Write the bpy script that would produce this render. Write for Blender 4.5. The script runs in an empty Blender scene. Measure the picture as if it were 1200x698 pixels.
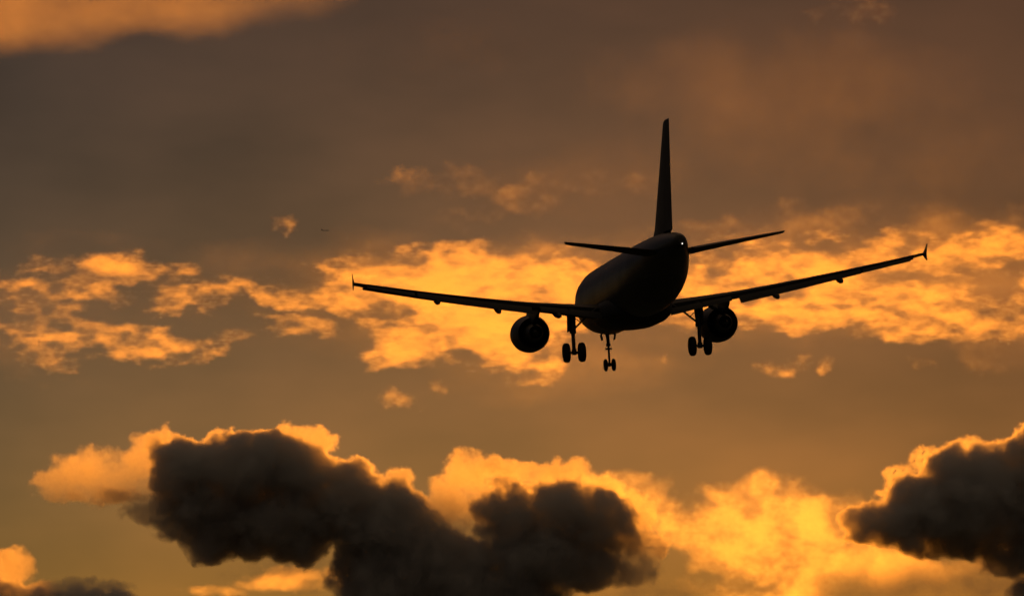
import bpy, bmesh, math, random
from mathutils import Vector, Matrix

R = math.radians
sc = bpy.context.scene
C = sc.collection

# ------------------------------------------------------------------ camera, sky, sun, exposure
CAM_Z, CAM_EL, FPX = 1.7, 6.6, 6000.0          # eye height, elevation of the view, focal length in photo pixels
cam = bpy.data.cameras.new('camera'); camo = bpy.data.objects.new('camera', cam); C.objects.link(camo)
cam.sensor_width = 36.0; cam.lens = 36.0 * FPX / 1200.0
cam.clip_start = 1.0; cam.clip_end = 80000.0
camo.location = (0, 0, CAM_Z); camo.rotation_euler = (R(90 + CAM_EL), 0, 0)
sc.camera = camo

SUN_AZ, SUN_EL = 2.6, 2.0                      # degrees: to the right of +Y, above the horizon
w = bpy.data.worlds.new('World'); sc.world = w; w.use_nodes = True
wn = w.node_tree; wn.nodes.clear()
sky = wn.nodes.new('ShaderNodeTexSky'); sky.sky_type = 'NISHITA'; sky.sun_disc = False
sky.sun_elevation = R(SUN_EL); sky.sun_rotation = R(SUN_AZ)
sky.air_density = 1.0; sky.dust_density = 1.0; sky.ozone_density = 1.0; sky.altitude = 0
bg = wn.nodes.new('ShaderNodeBackground'); bg.inputs['Strength'].default_value = 0.0112
wo = wn.nodes.new('ShaderNodeOutputWorld')
# a thin high veil of overcast dims the sky unevenly, more so higher up
def wnode(t, **kw):
    n = wn.nodes.new(t)
    for k, v in kw.items(): setattr(n, k, v)
    return n
wc = wnode('ShaderNodeTexCoord'); wx = wnode('ShaderNodeSeparateXYZ'); wn.links.new(wc.outputs['Generated'], wx.inputs[0])
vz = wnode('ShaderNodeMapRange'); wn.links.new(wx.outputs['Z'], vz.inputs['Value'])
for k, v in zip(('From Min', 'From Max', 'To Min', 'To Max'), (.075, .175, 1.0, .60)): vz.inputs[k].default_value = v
wm = wnode('ShaderNodeMapping'); wm.inputs['Location'].default_value = (11.1, 3.9, 6.3); wm.inputs['Scale'].default_value = (14, 14, 30); wn.links.new(wc.outputs['Generated'], wm.inputs[0])
vn = wnode('ShaderNodeTexNoise'); vn.inputs['Scale'].default_value = 1; vn.inputs['Detail'].default_value = 4; wn.links.new(wm.outputs[0], vn.inputs['Vector'])
va = wnode('ShaderNodeMapRange'); wn.links.new(vn.outputs[0], va.inputs['Value'])
for k, v in zip(('From Min', 'From Max', 'To Min', 'To Max'), (.32, .68, .78, 1.16)): va.inputs[k].default_value = v
vo_ = wnode('ShaderNodeMapRange'); wn.links.new(wx.outputs['Z'], vo_.inputs['Value'])     # overhead sky, out of frame, brightened to light the dark cloud fronts
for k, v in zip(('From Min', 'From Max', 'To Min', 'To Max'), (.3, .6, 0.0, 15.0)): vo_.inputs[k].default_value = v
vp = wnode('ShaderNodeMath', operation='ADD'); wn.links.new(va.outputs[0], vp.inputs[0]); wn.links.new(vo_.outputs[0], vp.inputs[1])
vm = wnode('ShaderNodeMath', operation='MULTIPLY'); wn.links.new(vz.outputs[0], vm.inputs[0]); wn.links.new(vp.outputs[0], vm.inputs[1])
vt = wnode('ShaderNodeMix', data_type='RGBA'); vt.inputs['A'].default_value = (.91, 1.08, 2.0, 1); vt.inputs['B'].default_value = (1.12, .98, 1.45, 1)
vx = wnode('ShaderNodeMath', operation='MULTIPLY_ADD'); wn.links.new(wx.outputs['X'], vx.inputs[0]); vx.inputs[1].default_value = 4.0; vx.inputs[2].default_value = 0.0
vy = wnode('ShaderNodeMath', operation='ADD', use_clamp=True); wn.links.new(vn.outputs[0], vy.inputs[0]); wn.links.new(vx.outputs[0], vy.inputs[1])     # ruddier dust towards +X
wn.links.new(vy.outputs[0], vt.inputs['Factor'])
vs1 = wnode('ShaderNodeVectorMath', operation='SCALE'); vw = wnode('ShaderNodeMix', data_type='RGBA'); vw.inputs['B'].default_value = (1.8, .90, .43, 1)      # warm tint for the added overhead light, browns the cloud cores
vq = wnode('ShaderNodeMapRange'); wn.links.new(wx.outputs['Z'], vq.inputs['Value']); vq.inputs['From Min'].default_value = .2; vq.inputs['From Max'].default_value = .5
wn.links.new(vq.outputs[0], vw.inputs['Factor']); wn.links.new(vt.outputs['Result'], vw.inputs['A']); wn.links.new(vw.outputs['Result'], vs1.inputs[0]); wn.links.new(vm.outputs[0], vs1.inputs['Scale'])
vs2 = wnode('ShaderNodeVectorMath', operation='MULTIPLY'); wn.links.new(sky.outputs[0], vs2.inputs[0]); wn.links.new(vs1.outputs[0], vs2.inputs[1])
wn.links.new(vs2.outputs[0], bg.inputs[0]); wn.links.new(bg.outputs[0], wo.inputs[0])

sun = bpy.data.lights.new('sun', 'SUN'); sun.energy = 2.5; sun.angle = R(0.5); sun.color = (1.0, 0.285, 0.018)
suno = bpy.data.objects.new('sun', sun); C.objects.link(suno)
sd = Vector((math.sin(R(SUN_AZ)) * math.cos(R(SUN_EL)), math.cos(R(SUN_AZ)) * math.cos(R(SUN_EL)), math.sin(R(SUN_EL))))
suno.rotation_euler = sd.to_track_quat('Z', 'Y').to_euler()

vs = sc.view_settings
vs.view_transform = 'Standard'; vs.look = 'None'; vs.exposure = 0.0; vs.gamma = 1.0; vs.use_curve_mapping = False
sc.cycles.volume_bounces = 3; sc.cycles.max_bounces = 6
sc.cycles.volume_max_steps = 1024

def tag(o, label=None, cat=None, group=None, kind=None):
    if label: o['label'] = label
    if cat: o['category'] = cat
    if group: o['group'] = group
    if kind: o['kind'] = kind
    return o

CAMM = Matrix.Translation((0, 0, CAM_Z)) @ Matrix.Rotation(R(CAM_EL), 4, 'X')     # frame: x right, y away, z up

# ------------------------------------------------------------------ clouds: real volumes of droplets, kilometres away
class Field:
    """Small helper writing a geometry node tree of scalar fields."""
    def __init__(s, t): s.t = t
    def put(s, sock, v):
        if isinstance(v, bpy.types.NodeSocket): s.t.links.new(v, sock)
        else: sock.default_value = v
    def m(s, op, a, b=0.0, c=0.0, clamp=False):
        n = s.t.nodes.new('ShaderNodeMath'); n.operation = op; n.use_clamp = clamp
        s.put(n.inputs[0], a); s.put(n.inputs[1], b)
        if op in ('MULTIPLY_ADD', 'SMOOTH_MAX', 'SMOOTH_MIN'): s.put(n.inputs[2], c)
        return n.outputs[0]
    def v(s, op, a, b=(0, 0, 0), c=(0, 0, 0), out=0):
        n = s.t.nodes.new('ShaderNodeVectorMath'); n.operation = op
        s.put(n.inputs[0], a)
        if op not in ('LENGTH', 'NORMALIZE'): s.put(n.inputs[1], b)
        if op == 'MULTIPLY_ADD': s.put(n.inputs[2], c)
        return n.outputs['Value'] if op in ('LENGTH', 'DOT_PRODUCT', 'DISTANCE') else n.outputs[0]
    def noise(s, vec, scale, detail=4.0, rough=0.55, dist=0.0, color=False):
        n = s.t.nodes.new('ShaderNodeTexNoise'); n.noise_dimensions = '3D'
        s.put(n.inputs['Vector'], vec); n.inputs['Scale'].default_value = scale
        n.inputs['Detail'].default_value = detail; n.inputs['Roughness'].default_value = rough
        n.inputs['Distortion'].default_value = dist
        return n.outputs[1 if color else 0]
    def voro(s, vec, scale):
        n = s.t.nodes.new('ShaderNodeTexVoronoi'); n.feature = 'F1'
        s.put(n.inputs['Vector'], vec); n.inputs['Scale'].default_value = scale
        return n.outputs['Distance']
    def step(s, x, a, b):
        n = s.t.nodes.new('ShaderNodeMapRange'); n.interpolation_type = 'SMOOTHSTEP'
        s.put(n.inputs['Value'], x); n.inputs['From Min'].default_value = a; n.inputs['From Max'].default_value = b
        return n.outputs['Result']

def vol_mat(name, dens, g, col, back=0.10):
    """Droplets with a strong forward lobe and a weak even one."""
    m = bpy.data.materials.new(name); m.use_nodes = True; t = m.node_tree; t.nodes.clear()
    o = t.nodes.new('ShaderNodeOutputMaterial')
    at = t.nodes.new('ShaderNodeAttribute'); at.attribute_name = 'density'
    ad = t.nodes.new('ShaderNodeAddShader')
    for k, (share, gg) in enumerate(((1 - back, g), (back, 0.0))):
        p = t.nodes.new('ShaderNodeVolumeScatter')
        mu = t.nodes.new('ShaderNodeMath'); mu.operation = 'MULTIPLY'; mu.inputs[1].default_value = dens * share
        t.links.new(at.outputs['Fac'], mu.inputs[0]); t.links.new(mu.outputs[0], p.inputs['Density'])
        p.inputs['Color'].default_value = (*col, 1); p.inputs['Anisotropy'].default_value = gg
        t.links.new(p.outputs[0], ad.inputs[k])
    t.links.new(ad.outputs[0], o.inputs['Volume'])
    return m

def cloud(name, dist, balls, mat, voxel, nz, edge, seed, stretch=(1, 1, 1), pad=30):
    """balls: x, y, rx, ry, depth radius, weight. Sizes in units of dist / FPX metres.
    nz: (amplitude, size) octaves of noise that eat into the soft union of the balls; edge: the two ends of the density ramp."""
    u = dist / FPX
    x0 = min(b[0] - b[2] for b in balls) - pad; x1 = max(b[0] + b[2] for b in balls) + pad
    y0 = min(b[1] - b[3] for b in balls) - pad; y1 = max(b[1] + b[3] for b in balls) + pad
    zd = max(b[4] + abs(b[6] if len(b) > 6 else 0) for b in balls) + pad * 0.5
    cx, cy = (x0 + x1) / 2, (y0 + y1) / 2
    t = bpy.data.node_groups.new(name + '_form', 'GeometryNodeTree')
    t.interface.new_socket('Geometry', in_out='OUTPUT', socket_type='NodeSocketGeometry')
    t.interface.new_socket('Geometry', in_out='INPUT', socket_type='NodeSocketGeometry')
    out = t.nodes.new('NodeGroupOutput')
    f = Field(t)
    q0 = f.v('SCALE', t.nodes.new('GeometryNodeInputPosition').outputs[0])
    q0.node.inputs['Scale'].default_value = 1 / u
    s0 = f.v('MULTIPLY_ADD', q0, stretch, (seed * 1371.3, seed * 533.7, seed * 911.1))
    warp = f.noise(s0, 1 / nz[5], 5, 0.6, color=True)
    wv = f.v('SUBTRACT', warp, (.5, .5, .5))
    q = f.v('MULTIPLY_ADD', wv, (nz[4] * 2, nz[4], nz[4] * 2), q0)
    tot = hard = None
    for b in balls:
        c = (b[0] - cx, b[6] if len(b) > 6 else 0.0, cy - b[1])
        d = f.v('MULTIPLY_ADD', q, (1 / b[2], 1 / b[4], 1 / b[3]), (-c[0] / b[2], -c[1] / b[4], -c[2] / b[3]))
        l = f.v('DOT_PRODUCT', d, d)
        e = f.m('MAXIMUM', f.m('SUBTRACT', 1.0, l), 0.0)
        e = f.m('MULTIPLY', f.m('POWER', e, 0.7), b[5])
        tot, hard = (e, e) if tot is None else (f.m('SMOOTH_MAX', tot, e, 0.25), f.m('MAXIMUM', hard, e))
    n1 = f.noise(s0, 1 / nz[1], 7, 0.62, 0.2)
    val = f.m('MULTIPLY_ADD', f.m('SUBTRACT', n1, 0.5), nz[0] * 2.0, tot)
    if len(nz) > 7:
        n2 = f.noise(f.v('MULTIPLY_ADD', wv, (16, 16, 16), f.v('MULTIPLY', s0, (1, .5, 1))), 1 / nz[8], 5, 0.65)
        val = f.m('MULTIPLY_ADD', f.m('SUBTRACT', n2, 0.5), nz[7] * 2.0, val)
    if nz[2]:
        vo = f.voro(f.v('MULTIPLY_ADD', wv, (nz[3], nz[3], nz[3]), s0), 1 / nz[3])
        val = f.m('MULTIPLY_ADD', f.m('SUBTRACT', vo, 0.45), -nz[2], val)
    val = f.m('MULTIPLY', val, f.step(hard, 0.0, 0.15))
    fine = f.step(f.noise(f.v('MULTIPLY_ADD', wv, (30, 30, 30), s0), 1 / 30, 6, 0.65), 0.36, 0.64)
    den = f.m('MULTIPLY', f.step(val, edge[0], edge[1]), f.m('MULTIPLY_ADD', fine, nz[6], 1 - nz[6]))
    print('VOX', name, (x1-x0)/voxel*(y1-y0)/voxel*2*zd/voxel/1.5/1e6)
    vc = t.nodes.new('GeometryNodeVolumeCube')
    f.put(vc.inputs['Density'], den)
    hx, hy, hz = (x1 - x0) / 2 * u, zd * u, (y1 - y0) / 2 * u
    vc.inputs['Min'].default_value = (-hx, -hy, -hz); vc.inputs['Max'].default_value = (hx, hy, hz)
    vc.inputs['Resolution X'].default_value = max(8, int((x1 - x0) / voxel))
    vc.inputs['Resolution Y'].default_value = max(8, int(2 * zd / (voxel * 1.5)))
    vc.inputs['Resolution Z'].default_value = max(8, int((y1 - y0) / voxel))
    sm = t.nodes.new('GeometryNodeSetMaterial'); sm.inputs['Material'].default_value = mat
    t.links.new(vc.outputs[0], sm.inputs[0]); t.links.new(sm.outputs[0], out.inputs[0])
    vd = bpy.data.volumes.new(name); vd.materials.append(mat); vd.render.step_size = voxel * u * 2.0
    o = bpy.data.objects.new(name, vd); C.objects.link(o)
    md = o.modifiers.new('form', 'NODES'); md.node_group = t
    o.matrix_world = CAMM @ Matrix.Translation(((cx - 600) * u, dist, (349 - cy) * u))
    return o

m_cu = vol_mat('cumulus_droplets', 0.06, 0.80, (0.99, 0.985, 0.98), .60)
m_th = vol_mat('golden_cloud_droplets', 0.018, 0.74, (0.98, 0.98, 0.98))
m_ac = vol_mat('thin_cloud_droplets', 0.015, 0.72, (0.98, 0.98, 0.98))

cu1 = [  # dark body, golden left end and golden crests
    (222, 550, 50, 46, 95, 1.4), (285, 548, 72, 48, 110, 1.5), (250, 585, 60, 46, 90, 1.3), (345, 556, 62, 46, 95, 1.3), (395, 584, 72, 52, 95, 1.3), (445, 612, 72, 54, 95, 1.3), (482, 622, 40, 40, 70, 1.2), (255, 620, 58, 40, 70, 1.2), (300, 632, 56, 24, 60, 1.1), (352, 636, 48, 26, 70, 1.2), (205, 610, 40, 30, 36, 1),
    (495, 660, 80, 60, 95, 1.3), (330, 610, 95, 50, 90, 1.2), (455, 680, 80, 60, 95, 1.3), (545, 695, 70, 58, 95, 1.2), (235, 588, 66, 42, 42, .9), (172, 600, 44, 20, 16, .8),
    (450, 582, 40, 30, 40, 1), (466, 562, 24, 18, 13, 1), (360, 516, 44, 18, 14, 1), (258, 508, 26, 11, 10, 1), (412, 546, 32, 12, 11, 1),
    (115, 555, 72, 36, 7, 1), (168, 542, 44, 40, 8, 1), (62, 566, 32, 22, 6, 1), (193, 526, 30, 28, 18, 1), (130, 580, 60, 16, 20, .8),
    (545, 560, 46, 36, 12, 1), (528, 604, 34, 36, 12, 1), (588, 552, 34, 20, 13, 1),
    (600, 606, 52, 46, 80, 1.2), (655, 598, 62, 46, 90, 1.3), (700, 613, 54, 46, 80, 1.2), (640, 652, 90, 50, 90, 1.2),
    (722, 630, 40, 36, 45, 1.1), (600, 705, 80, 60, 80, 1.2), (680, 660, 62, 38, 60, 1.1), (655, 556, 52, 22, 13, 1), (738, 602, 30, 32, 11, 1), (704, 570, 36, 18, 12, 1),
    (556, 655, 45, 38, 70, 1.2), (572, 604, 34, 36, 60, 1.1), (748, 640, 42, 22, 26, .85), (735, 665, 50, 26, 24, .8)]
cu2 = [(1030, 612, 50, 26, 70, 1.1), (1085, 600, 75, 48, 110, 1.3), (1150, 580, 85, 70, 120, 1.3), (1240, 578, 105, 88, 120, 1.3), (1180, 552, 60, 46, 90, 1.2),
    (1085, 540, 30, 24, 11, 1), (1052, 560, 26, 18, 9, 1), (1120, 628, 90, 28, 80, 1), (1200, 640, 80, 40, 80, 1.1), (1225, 700, 60, 40, 50, 1)]
gold = [(850, 610, 95, 52, 16, 1), (910, 592, 70, 42, 14, 1), (965, 605, 75, 45, 18, 1), (880, 650, 95, 45, 18, 1),
    (970, 660, 110, 48, 18, 1), (1070, 675, 95, 45, 18, 1), (800, 620, 50, 42, 14, 1), (1000, 705, 170, 36, 18, 1), (1130, 680, 95, 48, 16, 1),
    (780, 700, 130, 26, 14, 1), (340, 675, 90, 26, 14, 1), (690, 580, 120, 40, 14, 1)]
low = [(5, 662, 42, 28, 12, 1), (90, 708, 85, 28, 60, 1.1), (20, 704, 70, 28, 60, 1.1), (60, 690, 60, 18, 14, 1), (115, 686, 50, 14, 10, 1)]
band = [(30, 335, 80, 34, 12, .7), (165, 312, 90, 24, 14, .95), (110, 345, 70, 18, 12, .7), (240, 345, 90, 24, 14, .95), (330, 342, 90, 24, 14, 1),
    (40, 370, 70, 26, 12, .75), (150, 400, 140, 28, 14, 1), (60, 427, 50, 16, 10, .9), (260, 396, 40, 18, 12, 1), (345, 386, 60, 18, 12, 1),
    (375, 306, 50, 22, 12, 1), (440, 330, 90, 50, 18, 1.2), (530, 345, 140, 66, 20, 1.35), (610, 345, 140, 70, 20, 1.35), (490, 405, 75, 32, 16, 1.3),
    (570, 402, 85, 40, 16, 1.3), (625, 412, 40, 30, 14, 1.1), (670, 330, 90, 56, 18, 1.2), (780, 335, 120, 56, 18, 1.15),
    (870, 330, 120, 62, 18, 1.2), (970, 310, 120, 40, 16, .85), (1090, 298, 150, 42, 16, .75), (1190, 288, 90, 46, 16, .75), (910, 352, 150, 42, 18, 1.2),
    (1050, 354, 170, 38, 18, 1.2), (1150, 382, 140, 26, 14, 1.15), (1060, 392, 70, 22, 12, 1)]
small = [(332, 263, 24, 14, 9, 1), (470, 466, 34, 16, 10, 1), (512, 453, 12, 8, 6, 1), (915, 430, 40, 13, 10, 1), (968, 428, 14, 9, 6, 1),
    (1082, 423, 22, 9, 6, 1), (775, 419, 12, 10, 6, 1)]

faint = [(520, 214, 80, 26, 12, .68), (622, 240, 50, 24, 12, .85), (710, 216, 100, 20, 10, .7), (1000, 12, 70, 22, 12, .8), (660, 295, 80, 22, 10, .75), (420, 285, 40, 14, 8, .75), (560, 262, 80, 18, 8, .6),
    (850, 272, 130, 26, 10, .7), (980, 262, 150, 26, 10, .75), (1130, 258, 120, 22, 10, .7), (440, 300, 40, 20, 8, .8), (270, 300, 60, 18, 8, .6), (1140, 415, 60, 20, 8, .6), (50, 440, 60, 14, 8, .5)]
high = [(60, 4, 260, 56, 40, 1), (220, 8, 150, 50, 40, .9), (300, -8, 130, 44, 40, .6), (-20, 16, 120, 50, 40, .8)]
veil = [(560, 350, 330, 90, 30, 1), (760, 330, 300, 90, 30, 1), (980, 320, 300, 90, 30, 1), (1180, 320, 250, 110, 30, 1), (330, 350, 260, 70, 30, .6), (60, 350, 240, 90, 30, .5), (640, 420, 200, 60, 30, .6)]
def stuff(o, label):
    return tag(o, label, None, None, 'stuff')
tag(cloud('cloud', 9000, cu1, m_cu, 1.25, (0.75, 50, 0.3, 22, 26, 50, .4, .42, 13), (0.14, 0.75), 1, stretch=(1, .15, 1)),
    'long dark cumulus cloud with golden rim and a glowing golden left end', 'cloud')
tag(cloud('cloud', 8200, cu2, m_cu, 1.4, (0.75, 50, 0.3, 22, 26, 50, .4, .42, 13), (0.14, 0.75), 2, stretch=(1, .15, 1)),
    'dark brown cumulus cloud cut off by the right edge, below the right wing', 'cloud')
tag(cloud('cloud', 11000, gold, m_th, 2.0, (1.3, 62, 0.15, 20, 30, 60, .5, .4, 16), (0.15, 1.3), 3, stretch=(.85, .2, 1.1)),
    'wide glowing golden cloud with brown patches between the two dark clouds', 'cloud')
tag(cloud('cloud', 10000, low, m_cu, 2.0, (0.6, 40, 0.30, 22, 18, 40, .6, .4, 13), (0.12, 0.7), 4, stretch=(1, .2, 1)),
    'low dark cloud with a thin golden crest in the bottom left corner', 'cloud')
stuff(cloud('clouds', 15000, band, m_ac, 2.0, (2.2, 58, 0.2, 18, 40, 60, .5, 1.3, 15), (0.2, 1.65), 5, stretch=(0.55, .3, 1.3)), 'broken band of orange clouds behind the airliner')
stuff(cloud('clouds', 15000, small, m_ac, 2.0, (1.6, 20, 0, 14, 22, 22, .4, .8, 9), (0.3, 2.2), 6, stretch=(.8, .5, 1)), 'small separate orange cloud scraps below and above the orange band')
stuff(cloud('clouds', 15500, faint, m_ac, 3.0, (1.4, 36, 0, 14, 30, 36, .3, .6, 12), (0.2, 3.6), 8, stretch=(.7, .5, 1)), 'faint brownish wisps of cloud above the orange band')
stuff(cloud('clouds', 15000, high, m_ac, 5.0, (0.6, 130, 0, 14, 50, 120, .2), (0.0, 4.6), 9, stretch=(.6, .5, 1)), 'soft orange cloud layer along the top left edge')
haze_tops = [(930, 120, 300, 110, 40, .65), (700, 205, 220, 50, 40, .45), (1120, 190, 200, 70, 40, .45), (520, 60, 160, 60, 40, .35)]
stuff(cloud('clouds', 15800, haze_tops, m_ac, 6.0, (0.6, 160, 0, 14, 60, 90, .2, .2, 40), (0.05, 8.5), 12, stretch=(.8, .5, .8)), 'very thin ruddy cloud haze in the upper right sky')
stuff(cloud('clouds', 15600, veil, m_ac, 4.0, (0.9, 120, 0, 14, 50, 90, .4, .5, 40), (0.1, 6.0), 11, stretch=(.4, .5, 1)), 'thin orange veil spread round the broken cloud band')
bank = [(516, 760, 60, 46, 60, 1), (566, 752, 60, 44, 60, 1), (626, 760, 70, 46, 60, 1), (686, 765, 70, 50, 60, 1), (746, 770, 70, 50, 60, 1), (806, 782, 60, 50, 60, 1),  # added out of view to keep sun off the cloud undersides and the airliner
    (872, 825, 90, 50, 60, 1), (952, 790, 50, 45, 60, 1), (992, 784, 46, 45, 60, 1), (1034, 776, 50, 45, 60, 1)]
stuff(cloud('clouds', 20000, bank, m_cu, 5.0, (0.45, 45, 0, 22, 18, 40, .2), (0.1, 0.5), 7), 'unseen far bank of thick cloud added below the frame to shade the dark clouds')
deep = [(345, 677, 80, 15, 10, .85), (300, 683, 40, 10, 8, .6), (400, 680, 40, 10, 8, .8), (250, 694, 60, 8, 6, .7)]
stuff(cloud('clouds', 23000, deep, m_ac, 2.0, (1.2, 30, 0.2, 14, 14, 30, .4), (0.2, 1.4), 10, stretch=(.6, .4, 1.2)), 'far golden streaks of cloud glimpsed low under the dark clouds')

# ------------------------------------------------------------------ ground (below the frame)
def mat(name, col, rough=0.5, metal=0.0, bump=0.0, scale=1.0, var=0.0):
    m = bpy.data.materials.new(name); m.use_nodes = True; t = m.node_tree; p = t.nodes['Principled BSDF']
    p.inputs['Base Color'].default_value = (*col, 1); p.inputs['Roughness'].default_value = rough; p.inputs['Metallic'].default_value = metal
    n = t.nodes.new('ShaderNodeTexNoise'); n.inputs['Scale'].default_value = scale; n.inputs['Detail'].default_value = 5
    tc = t.nodes.new('ShaderNodeTexCoord'); t.links.new(tc.outputs['Object'], n.inputs['Vector'])
    if var:
        mx = t.nodes.new('ShaderNodeMix'); mx.data_type = 'RGBA'
        mx.inputs['A'].default_value = (*[c * (1 - var) for c in col], 1); mx.inputs['B'].default_value = (*[min(1, c * (1 + var)) for c in col], 1)
        t.links.new(n.outputs[0], mx.inputs['Factor']); t.links.new(mx.outputs['Result'], p.inputs['Base Color'])
        mr = t.nodes.new('ShaderNodeMapRange'); mr.inputs['To Min'].default_value = rough * .8; mr.inputs['To Max'].default_value = min(1, rough * 1.25)
        t.links.new(n.outputs[0], mr.inputs['Value']); t.links.new(mr.outputs[0], p.inputs['Roughness'])
    return m

gb = bmesh.new()
bmesh.ops.create_grid(gb, x_segments=8, y_segments=8, size=45000)
gm = bpy.data.meshes.new('ground'); gb.to_mesh(gm); gb.free(); gm.materials.append(mat('dry_grass', (.06, .065, .03), .95, var=.4, scale=.02))
go = bpy.data.objects.new('ground', gm); C.objects.link(go); tag(go, kind='structure')

# ------------------------------------------------------------------ the airliner
S0, Z0 = 17.7, -4.34                               # the root sits under the main wheels
def P(s, y, z): return Vector((y, S0 - s, z - Z0))  # s metres aft of the nose, y to starboard, z above the cabin axis
def T(v): return P(*v)

def build(name, bm, m, parent, smooth=True):
    bmesh.ops.recalc_face_normals(bm, faces=bm.faces)
    me = bpy.data.meshes.new(name); bm.to_mesh(me); bm.free(); me.materials.append(m)
    if smooth:
        for p in me.polygons: p.use_smooth = True
        if hasattr(me, 'set_sharp_from_angle'): me.set_sharp_from_angle(angle=R(38))
    o = bpy.data.objects.new(name, me); C.objects.link(o)
    if parent: o.parent = parent
    return o

def loft(bm, rings, cap=True, closed=True):
    vs_ = [[bm.verts.new(p) for p in r] for r in rings]
    n = len(rings[0])
    for a, b in zip(vs_, vs_[1:]):
        for i in range(n if closed else n - 1):
            j = (i + 1) % n
            bm.faces.new((a[i], a[j], b[j], b[i]))
    if cap:
        bm.faces.new(vs_[0]); bm.faces.new(vs_[-1][::-1])

def tube(bm, p0, p1, r0, r1=None, n=14):
    r1 = r0 if r1 is None else r1
    p0, p1 = Vector(p0), Vector(p1); d = (p1 - p0).normalized()
    u = d.orthogonal().normalized(); v = d.cross(u)
    loft(bm, [[p + (u * math.cos(2 * math.pi * k / n) + v * math.sin(2 * math.pi * k / n)) * r for k in range(n)] for p, r in ((p0, r0), (p1, r1))])

def lathe(bm, org, axis, prof, n=40, cap=True):
    d = Vector(axis).normalized(); u = d.orthogonal().normalized(); v = d.cross(u); o = Vector(org)
    loft(bm, [[o + d * a + (u * math.cos(2 * math.pi * k / n) + v * math.sin(2 * math.pi * k / n)) * r for k in range(n)] for a, r in prof], cap)

def airfoil(n=14, tc=0.12, camber=0.02, x0=0.0, x1=1.0):
    """closed loop (x along chord, z), upper side from the nose aft, then back along the lower side"""
    def th(x): return 5 * tc * (.2969 * math.sqrt(x) - .126 * x - .3516 * x * x + .2843 * x ** 3 - .1015 * x ** 4)
    def cb(x): return 4 * camber * x * (1 - x)
    xs = [x0 + (x1 - x0) * (1 - math.cos(math.pi * k / n)) / 2 for k in range(n + 1)]
    up = [(x, cb(x) + th(x) + .0015) for x in xs]; lo = [(x, cb(x) - th(x) - .0015) for x in xs]
    if x0 == 0: lo = lo[:0:-1]
    else: lo = lo[::-1]
    return up + lo

def sections(bm, secs, prof, vertical=False):
    """secs: (span, LE s, chord, height, incidence deg)"""
    rings = []
    for y, s, c, z, inc in secs:
        r = []
        for x, h in prof:
            a = R(inc); xx = x * c; hh = h * c
            ss = s + xx * math.cos(a) + hh * math.sin(a); zz = z - xx * math.sin(a) + hh * math.cos(a)
            r.append(P(ss, hh, y) if vertical else P(ss, y, zz))
        rings.append(r)
    loft(bm, rings)

def paint_mat():
    m = mat('airliner_paint', (.08, .078, .074), .42, var=.06, scale=.6)
    t = m.node_tree; p = t.nodes['Principled BSDF']
    base = p.inputs['Base Color'].links[0].from_socket
    tc = t.nodes.new('ShaderNodeTexCoord'); sx = t.nodes.new('ShaderNodeSeparateXYZ'); t.links.new(tc.outputs['Object'], sx.inputs[0])
    def mt(op, a, b=0.0, c=0.0):
        n = t.nodes.new('ShaderNodeMath'); n.operation = op
        for i, v in enumerate((a, b, c)[:len(n.inputs)]):
            if isinstance(v, bpy.types.NodeSocket): t.links.new(v, n.inputs[i])
            else: n.inputs[i].default_value = v
        return n.outputs[0]
    z = mt('ADD', sx.outputs['Z'], Z0); y = sx.outputs['Y']
    # cabin windows: rounded dark panes at one-frame pitch along both sides
    fr = mt('SUBTRACT', mt('FRACT', mt('DIVIDE', y, 0.533)), 0.5)
    dx = mt('DIVIDE', mt('MULTIPLY', fr, .533), .12); dz = mt('DIVIDE', mt('SUBTRACT', z, 0.62), .17)
    rr = mt('ADD', mt('POWER', mt('ABSOLUTE', dx), 3), mt('POWER', mt('ABSOLUTE', dz), 3))
    win = mt('MULTIPLY', mt('LESS_THAN', rr, 1), mt('LESS_THAN', mt('ABSOLUTE', mt('ADD', y, 0.5)), 12.0))
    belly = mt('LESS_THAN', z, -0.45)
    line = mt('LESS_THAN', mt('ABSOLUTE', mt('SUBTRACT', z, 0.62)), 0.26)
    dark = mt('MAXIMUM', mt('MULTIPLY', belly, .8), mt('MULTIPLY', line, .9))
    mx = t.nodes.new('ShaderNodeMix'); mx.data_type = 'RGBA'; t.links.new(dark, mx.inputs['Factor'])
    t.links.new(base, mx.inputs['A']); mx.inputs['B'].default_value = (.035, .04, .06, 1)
    m2 = t.nodes.new('ShaderNodeMix'); m2.data_type = 'RGBA'; t.links.new(win, m2.inputs['Factor'])
    t.links.new(mx.outputs['Result'], m2.inputs['A']); m2.inputs['B'].default_value = (.015, .015, .02, 1)
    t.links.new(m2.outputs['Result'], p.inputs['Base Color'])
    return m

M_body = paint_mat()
M_wing = mat('wing_paint', (.035, .035, .035), .65, var=.12, scale=.8)
M_tail = mat('tail_paint', (.03, .028, .028), .55, var=.1, scale=.5)
M_nac = mat('nacelle_paint', (.03, .03, .032), .5, var=.1, scale=.9)
M_metal = mat('gear_steel', (.10, .10, .10), .5, .5, var=.2, scale=3)
M_rub = mat('tyre_rubber', (.02, .02, .02), .85, var=.2, scale=6)
M_hot = mat('exhaust_metal', (.12, .11, .10), .5, .8, var=.25, scale=4)

air = bpy.data.objects.new('airliner', None); C.objects.link(air); air.empty_display_size = 3
tag(air, 'dark twin engine passenger airliner flying away with its wheels and flaps down', 'airplane')

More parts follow.
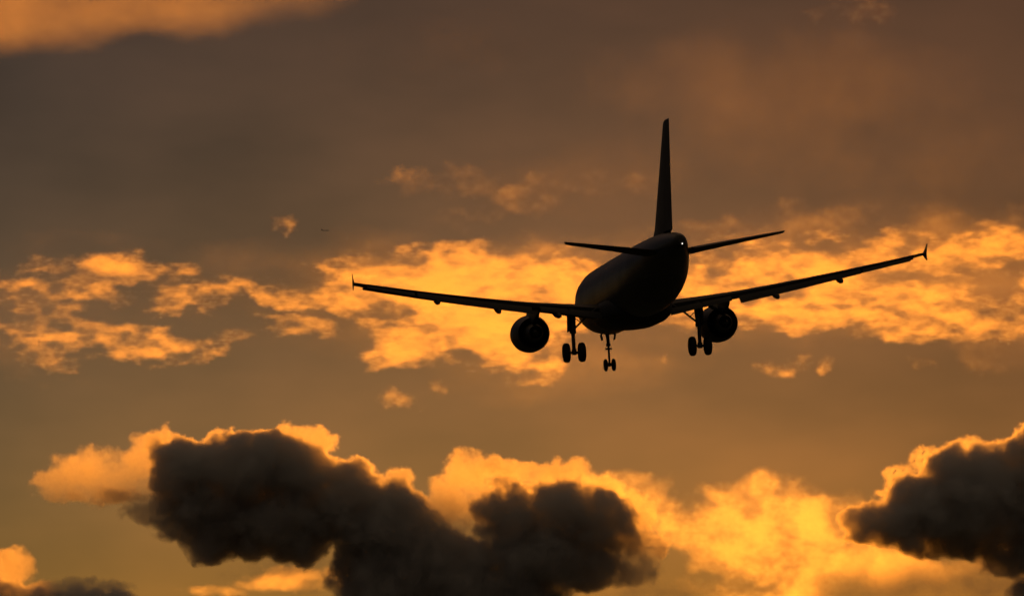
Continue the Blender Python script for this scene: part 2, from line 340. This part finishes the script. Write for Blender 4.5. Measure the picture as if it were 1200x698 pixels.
# fuselage: s, centre z, half height, half width
FUS = [(0, -.52, .03, .03), (.12, -.52, .28, .28), (.4, -.5, .55, .55), (.9, -.45, .88, .87), (1.6, -.37, 1.2, 1.17), (2.4, -.25, 1.5, 1.44), (3.4, -.12, 1.78, 1.7), (4.6, -.03, 1.98, 1.88),
       (6, -.04, 2.10, 1.96), (8, -.04, 2.11, 1.975), (12, -.03, 2.10, 1.975), (16, 0, 2.07, 1.975), (20, 0, 2.07, 1.975), (23, 0, 2.07, 1.975), (25, .05, 2.02, 1.95), (26.5, .13, 1.93, 1.89),
       (28, .26, 1.79, 1.79), (29.5, .42, 1.62, 1.63), (31, .58, 1.42, 1.43), (32.5, .75, 1.2, 1.22), (34, .90, .96, .98), (35.3, 1.02, .74, .76), (36.4, 1.09, .55, .55), (37.2, 1.12, .40, .38), (37.5, 1.13, .30, .29), (37.57, 1.13, .2, .2)]
bm = bmesh.new(); NF = 56
loft(bm, [[P(s, w_ * math.cos(2 * math.pi * k / NF), zc + h * math.sin(2 * math.pi * k / NF)) for k in range(NF)] for s, zc, h, w_ in FUS])
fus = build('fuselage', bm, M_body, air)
bm = bmesh.new(); BF = [(10.6, .2, .25), (11.2, 1.0, .5), (12.2, 1.7, .75), (13.5, 2.02, .95), (15, 2.1, 1.02), (18, 2.1, 1.02), (19.5, 2.0, .95), (20.8, 1.6, .75), (21.8, 1.0, .5), (22.4, .2, .25)]
loft(bm, [[P(s, hw * math.copysign(abs(math.cos(a)) ** .8, math.cos(a)), -1.42 + hh * math.copysign(abs(math.sin(a)) ** .75, math.sin(a))) for a in [2 * math.pi * k / 40 + .01 for k in range(40)]] for s, hw, hh in BF])
build('belly_fairing', bm, M_wing, air)
# rear exhaust of the tail cone and the white tail lamp
bm = bmesh.new(); tube(bm, P(37.50, 0, 1.13), P(37.66, 0, 1.135), .17, .15, 20); build('tail_exhaust', bm, M_hot, air)
lm = bpy.data.materials.new('tail_lamp_glass'); lm.use_nodes = True; lp = lm.node_tree.nodes['Principled BSDF']
lp.inputs['Emission Color'].default_value = (1, .93, .82, 1); lp.inputs['Emission Strength'].default_value = 1.8
bm = bmesh.new(); bmesh.ops.create_icosphere(bm, subdivisions=2, radius=.036, matrix=Matrix.Translation(P(37.58, .10, .93))); build('tail_light', bm, lm, air)

# wings
def wz(y): return -1.2 + .089 * (y - 2) + .0028 * (y - 2) ** 2
WS = [(1.2, 12.15, 6.55, 3.0, .15), (1.98, 12.6, 6.1, 3.0, .145), (4.0, 13.65, 5.0, 2.2, .13), (6.4, 14.9, 3.9, 1.5, .118), (9, 16.26, 3.31, .9, .112), (12, 17.82, 2.64, .3, .11), (15, 19.38, 1.96, -.3, .108), (16.7, 20.26, 1.58, -.6, .108), (17.0, 20.50, 1.38, -.6, .105)]
def wing_at(y):
    for a, b in zip(WS, WS[1:]):
        if a[0] <= y <= b[0]:
            k = (y - a[0]) / (b[0] - a[0]); return [a[i] + k * (b[i] - a[i]) for i in range(5)]
    return list(WS[-1])
def wing_ring(sd, y, x0, x1, n=16, dx=0, dz=0, turn=0.0, pivot=None):
    yy, s, c, inc, tc = wing_at(y); z = wz(y); r = []
    for x, h in airfoil(n, tc, .018, x0, x1):
        xx, hh = x * c, h * c
        if turn:
            px = pivot * c; a = R(turn); ax, ah = xx - px, hh
            xx, hh = px + dx + ax * math.cos(a) + ah * math.sin(a), dz - ax * math.sin(a) + ah * math.cos(a)
        a = R(inc)
        r.append(P(s + xx * math.cos(a) + hh * math.sin(a), sd * yy, z - xx * math.sin(a) + hh * math.cos(a)))
    return r
def flap_ring(sd, y, fc, dx, dz, turn):
    """separate slim airfoil hung behind and below the rear edge"""
    yy, s, c, inc, tc = wing_at(y); z = wz(y); ch = fc * c; r = []
    for x, h in airfoil(10, .15, .02):
        a = R(turn + inc)
        xx, hh = x * ch, h * ch
        r.append(P(s + c * dx + xx * math.cos(a) + hh * math.sin(a), sd * yy, z - c * dx * math.sin(R(inc)) + dz * c - xx * math.sin(a) + hh * math.cos(a)))
    return r
for sd in (-1, 1):
    bm = bmesh.new()
    ys = [1.2, 1.98, 3, 4, 5.2, 6.4, 8, 10, 12, 13.4, 15, 16.3, 16.35, 16.7, 17.0]
    loft(bm, [wing_ring(sd, y, 0, 1.0 if y > 16.32 else .80) for y in ys])
    wg = build('wing', bm, M_wing, air)
    for y0, y1 in ((2.05, 5.75), (6.25, 13.25)):
        bm = bmesh.new(); loft(bm, [flap_ring(sd, y0 + (y1 - y0) * k / 5, .22 if y0 > 3 else .16, .83, -.02 if y0 > 3 else .0, 31 if y0 > 3 else 24) for k in range(6)])
        build('flap', bm, M_wing, wg)
    bm = bmesh.new(); loft(bm, [flap_ring(sd, 13.4 + 2.85 * k / 3, .27, .79, -.03, 20) for k in range(4)]); build('aileron', bm, M_wing, wg)
    bm = bmesh.new()   # leading-edge slat, drooped ahead of the nose of the wing
    loft(bm, [[p + Vector((0, .16, -.13)) for p in wing_ring(sd, y, 0, .13, 8)] for y in (7.0, 9, 11, 13, 15, 16.4)]); build('slat', bm, M_wing, wg)
    for y in (4.7, 8.35, 12.05):
        yy, s, c, inc, tc = wing_at(y); z = wz(y); q = P(s + .52 * c, sd * y, z - .065 * c); e = P(s + c * 1.10, sd * y, z - (.21 if y > 5 else .15) * c)
        bm = bmesh.new(); d = (e - q); L = d.length
        lathe(bm, q, d, [(-.25 * L, .02), (-.1 * L, .10), (.15 * L, .17), (.5 * L, .20), (.8 * L, .17), (1.0 * L, .10), (1.08 * L, .03)], 16)
        build('flap_track_fairing', bm, M_wing, wg)
    tip = wing_at(17.0); tz = wz(17.0); bm = bmesh.new(); rr = []
    for dz, s0, c in ((.58, tip[1] + 1.15, .3), (.3, tip[1] + .78, .65), (0.02, tip[1] + .15, 1.35), (-.2, tip[1] + .55, .8), (-.39, tip[1] + .98, .32)):
        rr.append([P(s0 + x * c, sd * (17.03 + .16 * abs(dz)) + h * c, tz + dz) for x, h in airfoil(8, .05, 0)])
    loft(bm, rr); build('wing_fence', bm, M_wing, wg)

    # engine
    ey, ez = sd * 5.75, -2.15
    bm = bmesh.new()
    lathe(bm, P(10.95, ey, ez), (0, -1, -.03), [(1.1, .84), (.25, .86), (.06, .90), (0, .97), (.08, 1.03), (.5, 1.10), (1.3, 1.14), (2.2, 1.12), (3.0, 1.02), (3.45, .93), (3.45, .90), (2.4, .88)], 48, cap=False)
    en = build('engine', bm, M_nac, air)
    bm = bmesh.new(); lathe(bm, P(10.95, ey, ez), (0, -1, -.03), [(.55, .02), (.75, .16), (1.05, .28), (1.06, .86), (1.2, .86), (1.22, .3)], 36); build('fan', bm, M_hot, en)
    bm = bmesh.new(); lathe(bm, P(10.95, ey, ez), (0, -1, -.03), [(2.0, .86), (2.05, .62), (3.4, .60), (4.1, .50), (4.55, .40), (4.54, .36), (4.0, .36), (4.2, .30), (5.0, .08), (5.1, .01)], 36); build('exhaust_nozzle', bm, M_hot, en)
    bm = bmesh.new(); rr = []
    for s0, zt, zb, wd in ((11.8, -1.12, -1.3, .04), (12.6, -.98, -1.35, .17), (14.2, -.86, -1.62, .22), (15.4, -.82, -1.68, .22), (16.6, -.98, -1.45, .16), (17.6, -1.05, -1.22, .04)):
        rr.append([P(s0, ey + a * wd, z_) for a, z_ in ((-1, zt), (1, zt), (1.0, (zt + zb) / 2), (.7, zb), (-.7, zb), (-1.0, (zt + zb) / 2))])
    loft(bm, rr); build('pylon', bm, M_nac, en)

    # main landing gear
    gy, gs, az = sd * 3.795, 17.7, -3.755
    bm = bmesh.new()
    tube(bm, P(gs - .1, gy - sd * .05, -1.1), P(gs, gy, -2.55), .19, .18, 18); tube(bm, P(gs, gy, -2.5), P(gs, gy, az), .115, .11, 16)
    tube(bm, P(gs, gy, -2.62), P(gs, gy, -2.42), .2, .2, 18); tube(bm, P(gs, gy - .62, az), P(gs, gy + .62, az), .085, None, 14)
    tube(bm, P(gs, gy, az + .2), P(gs, gy, az - .14), .155, .14, 16)
    lg = build('main_landing_gear', bm, M_metal, air)
    bm = bmesh.new(); tube(bm, P(gs, gy, -2.42), P(gs - .1, gy - sd * 1.02, -1.52), .06, .06); tube(bm, P(gs - .1, gy - sd * .9, -1.63), P(gs - .15, gy - sd * 1.5, -1.2), .075, .07)
    tube(bm, P(gs, gy - sd * .5, -1.98), P(gs, gy - sd * .05, -1.6), .03); build('side_brace', bm, M_metal, lg)
    bm = bmesh.new(); tube(bm, P(gs + .12, gy, -2.75), P(gs + .42, gy, -3.15), .045); tube(bm, P(gs + .42, gy, -3.15), P(gs + .12, gy, az + .12), .045); build('torque_link', bm, M_metal, lg)
    bm = bmesh.new(); dy = gy + sd * .19
    loft(bm, [[P(gs + a, dy + sd * (o_ + .02 * k), z_) for a, o_ in ((-.55, 0), (.42, 0), (.42, .05), (-.55, .05))] for k, z_ in enumerate((-1.15, -1.9, -2.5))])
    tube(bm, P(gs, gy, -2.0), P(gs, dy, -2.0), .05); build('gear_door', bm, M_wing, lg)
    for k in (-1, 1):
        bm = bmesh.new(); c0 = gy + k * .465
        lathe(bm, P(gs, c0 - .215, az), (1, 0, 0), [(0, .30), (.0, .40), (.03, .50), (.09, .565), (.16, .585), (.27, .585), (.34, .565), (.40, .50), (.43, .40), (.43, .30)], 36, cap=False)
        wh = build('wheel', bm, M_rub, lg)
        bm = bmesh.new(); lathe(bm, P(gs, c0 - .19, az), (1, 0, 0), [(0, .02), (.01, .12), (.07, .2), (.02, .31), (.36, .31), (.31, .2), (.37, .12), (.38, .02)], 28); build('rim', bm, M_metal, wh)

# nose landing gear
ns, nz_ = 5.07, -3.96
bm = bmesh.new(); tube(bm, P(ns - .25, 0, -1.6), P(ns - .08, 0, -2.75), .11, .105, 16); tube(bm, P(ns - .08, 0, -2.7), P(ns, 0, nz_), .07, .065, 14)
tube(bm, P(ns - .1, 0, -2.8), P(ns - .09, 0, -2.62), .14, .14, 16); tube(bm, P(ns, -.36, nz_), P(ns, .36, nz_), .055); tube(bm, P(ns, 0, nz_ + .16), P(ns, 0, nz_ - .1), .1, .09)
tube(bm, P(ns - .06, -.2, -2.95), P(ns - .06, .2, -2.95), .06, .06); tube(bm, P(ns - .1, 0, -2.6), P(ns - 1.2, 0, -1.8), .05)
ng = build('nose_landing_gear', bm, M_metal, air)
bm = bmesh.new(); tube(bm, P(ns + .08, 0, -3.0), P(ns + .26, 0, -3.35), .035); tube(bm, P(ns + .26, 0, -3.35), P(ns + .06, 0, nz_ + .1), .035); build('torque_link', bm, M_metal, ng)
for k in (-1, 1):
    bm = bmesh.new(); c0 = k * .25
    lathe(bm, P(ns, c0 - .115, nz_), (1, 0, 0), [(0, .2), (0, .27), (.03, .34), (.08, .382), (.15, .382), (.2, .34), (.23, .27), (.23, .2)], 30, cap=False); wh = build('wheel', bm, M_rub, ng)
    bm = bmesh.new(); lathe(bm, P(ns, c0 - .1, nz_), (1, 0, 0), [(0, .02), (.04, .14), (.01, .205), (.19, .205), (.16, .14), (.2, .02)], 24); build('rim', bm, M_metal, wh)
    bm = bmesh.new()
    loft(bm, [[P(ns + a, k * (y_ + o_), z_) for a, o_ in ((-.35, 0), (.45, 0), (.45, .035), (-.35, .035))] for y_, z_ in ((.30, -1.85), (.42, -2.1), (.36, -2.42))]); build('gear_door', bm, M_wing, ng)

# tail
bm = bmesh.new()
for_fin = [(1.55, 26.6, 8.3), (2.0, 28.3, 6.55), (2.4, 29.0, 5.88), (5.0, 31.35, 4.05), (7.6, 33.7, 2.32), (8.02, 34.1, 2.02), (8.14, 34.5, 1.55)]
sections(bm, [(z_, s_, c_ * .70, 0, 0) for z_, s_, c_ in for_fin], [(x / .70, h / .70) for x, h in airfoil(14, .10, 0, 0, .70)], True)
fin = build('vertical_stabilizer', bm, M_tail, air)
bm = bmesh.new(); sections(bm, [(z_, s_, c_, 0, 0) for z_, s_, c_ in for_fin[1:]], airfoil(8, .10, 0, .705, 1.0), True); build('rudder', bm, M_tail, fin)
for sd in (-1, 1):
    bm = bmesh.new(); hs = [(.5, 31.0, 4.3, .85), (1.2, 31.45, 3.95, .93), (3.5, 33.0, 2.85, 1.19), (5.9, 34.62, 1.7, 1.45), (6.15, 34.85, 1.45, 1.48), (6.22, 35.1, 1.1, 1.49)]
    loft(bm, [[P(s_ + x * c_, sd * y_, z_ + (h - .03 * x) * c_) for x, h in airfoil(12, .10, -.008, 0, .7)] for y_, s_, c_, z_ in hs]); ho = build('horizontal_stabilizer', bm, M_tail, air)
    bm = bmesh.new(); loft(bm, [[P(s_ + x * c_, sd * y_, z_ + (h - .03 * x) * c_) for x, h in airfoil(8, .10, -.008, .705, 1)] for y_, s_, c_, z_ in hs[1:5]]); build('elevator', bm, M_tail, ho)

# pose, found by fitting the known dimensions to the photograph
YAW, PIT, ROL = R(6.4422), R(-4.0808), R(-3.0197)
TX, TZ, D = 5.2615, -0.5721, 323.132
rm = Matrix.Rotation(YAW, 3, 'Z') @ Matrix.Rotation(PIT, 3, 'X') @ Matrix.Rotation(ROL, 3, 'Y')
air.matrix_world = CAMM @ Matrix.Translation((TX, D, TZ)) @ rm.to_4x4() @ Matrix.Translation(-P(0, 0, 0))

# far aircraft, a speck beyond the clouds
bm = bmesh.new()
lathe(bm, (-19, 0, 0), (1, 0, 0), [(0, .1), (1, .7), (4, 1.3), (26, 1.3), (33, .8), (37.5, .2)], 12)
for k in (-1, 1):
    loft(bm, [[Vector((x, k * y_, z_ + h)) for x, h in ((x0_, 0), ((x0_ + x1_) / 2, .3), (x1_, 0), ((x0_ + x1_) / 2, -.3))] for y_, x0_, x1_, z_ in ((1, -6, 1, -1), (17, 3, 4.6, .6))])
    loft(bm, [[Vector((x, k * y_, z_ + h)) for x, h in ((x0_, 0), ((x0_ + x1_) / 2, .2), (x1_, 0), ((x0_ + x1_) / 2, -.2))] for y_, x0_, x1_, z_ in ((.4, 12.5, 16.5, .8), (6, 16, 17.6, 1.3))])
loft(bm, [[Vector((x, h, z_)) for x, h in ((x0_, 0), ((x0_ + x1_) / 2, .25), (x1_, 0), ((x0_ + x1_) / 2, -.25))] for z_, x0_, x1_ in ((1.5, 11, 17), (7.4, 16.2, 18.2))])
far = build('airliner', bm, M_wing, None); tag(far, 'tiny distant aircraft seen as a speck above the left wing tip', 'airplane')
far.matrix_world = CAMM @ Matrix.Translation(((381 - 600) * 24000 / FPX, 24000, (349 - 270) * 24000 / FPX)) @ Matrix.Rotation(R(172), 4, 'Z')
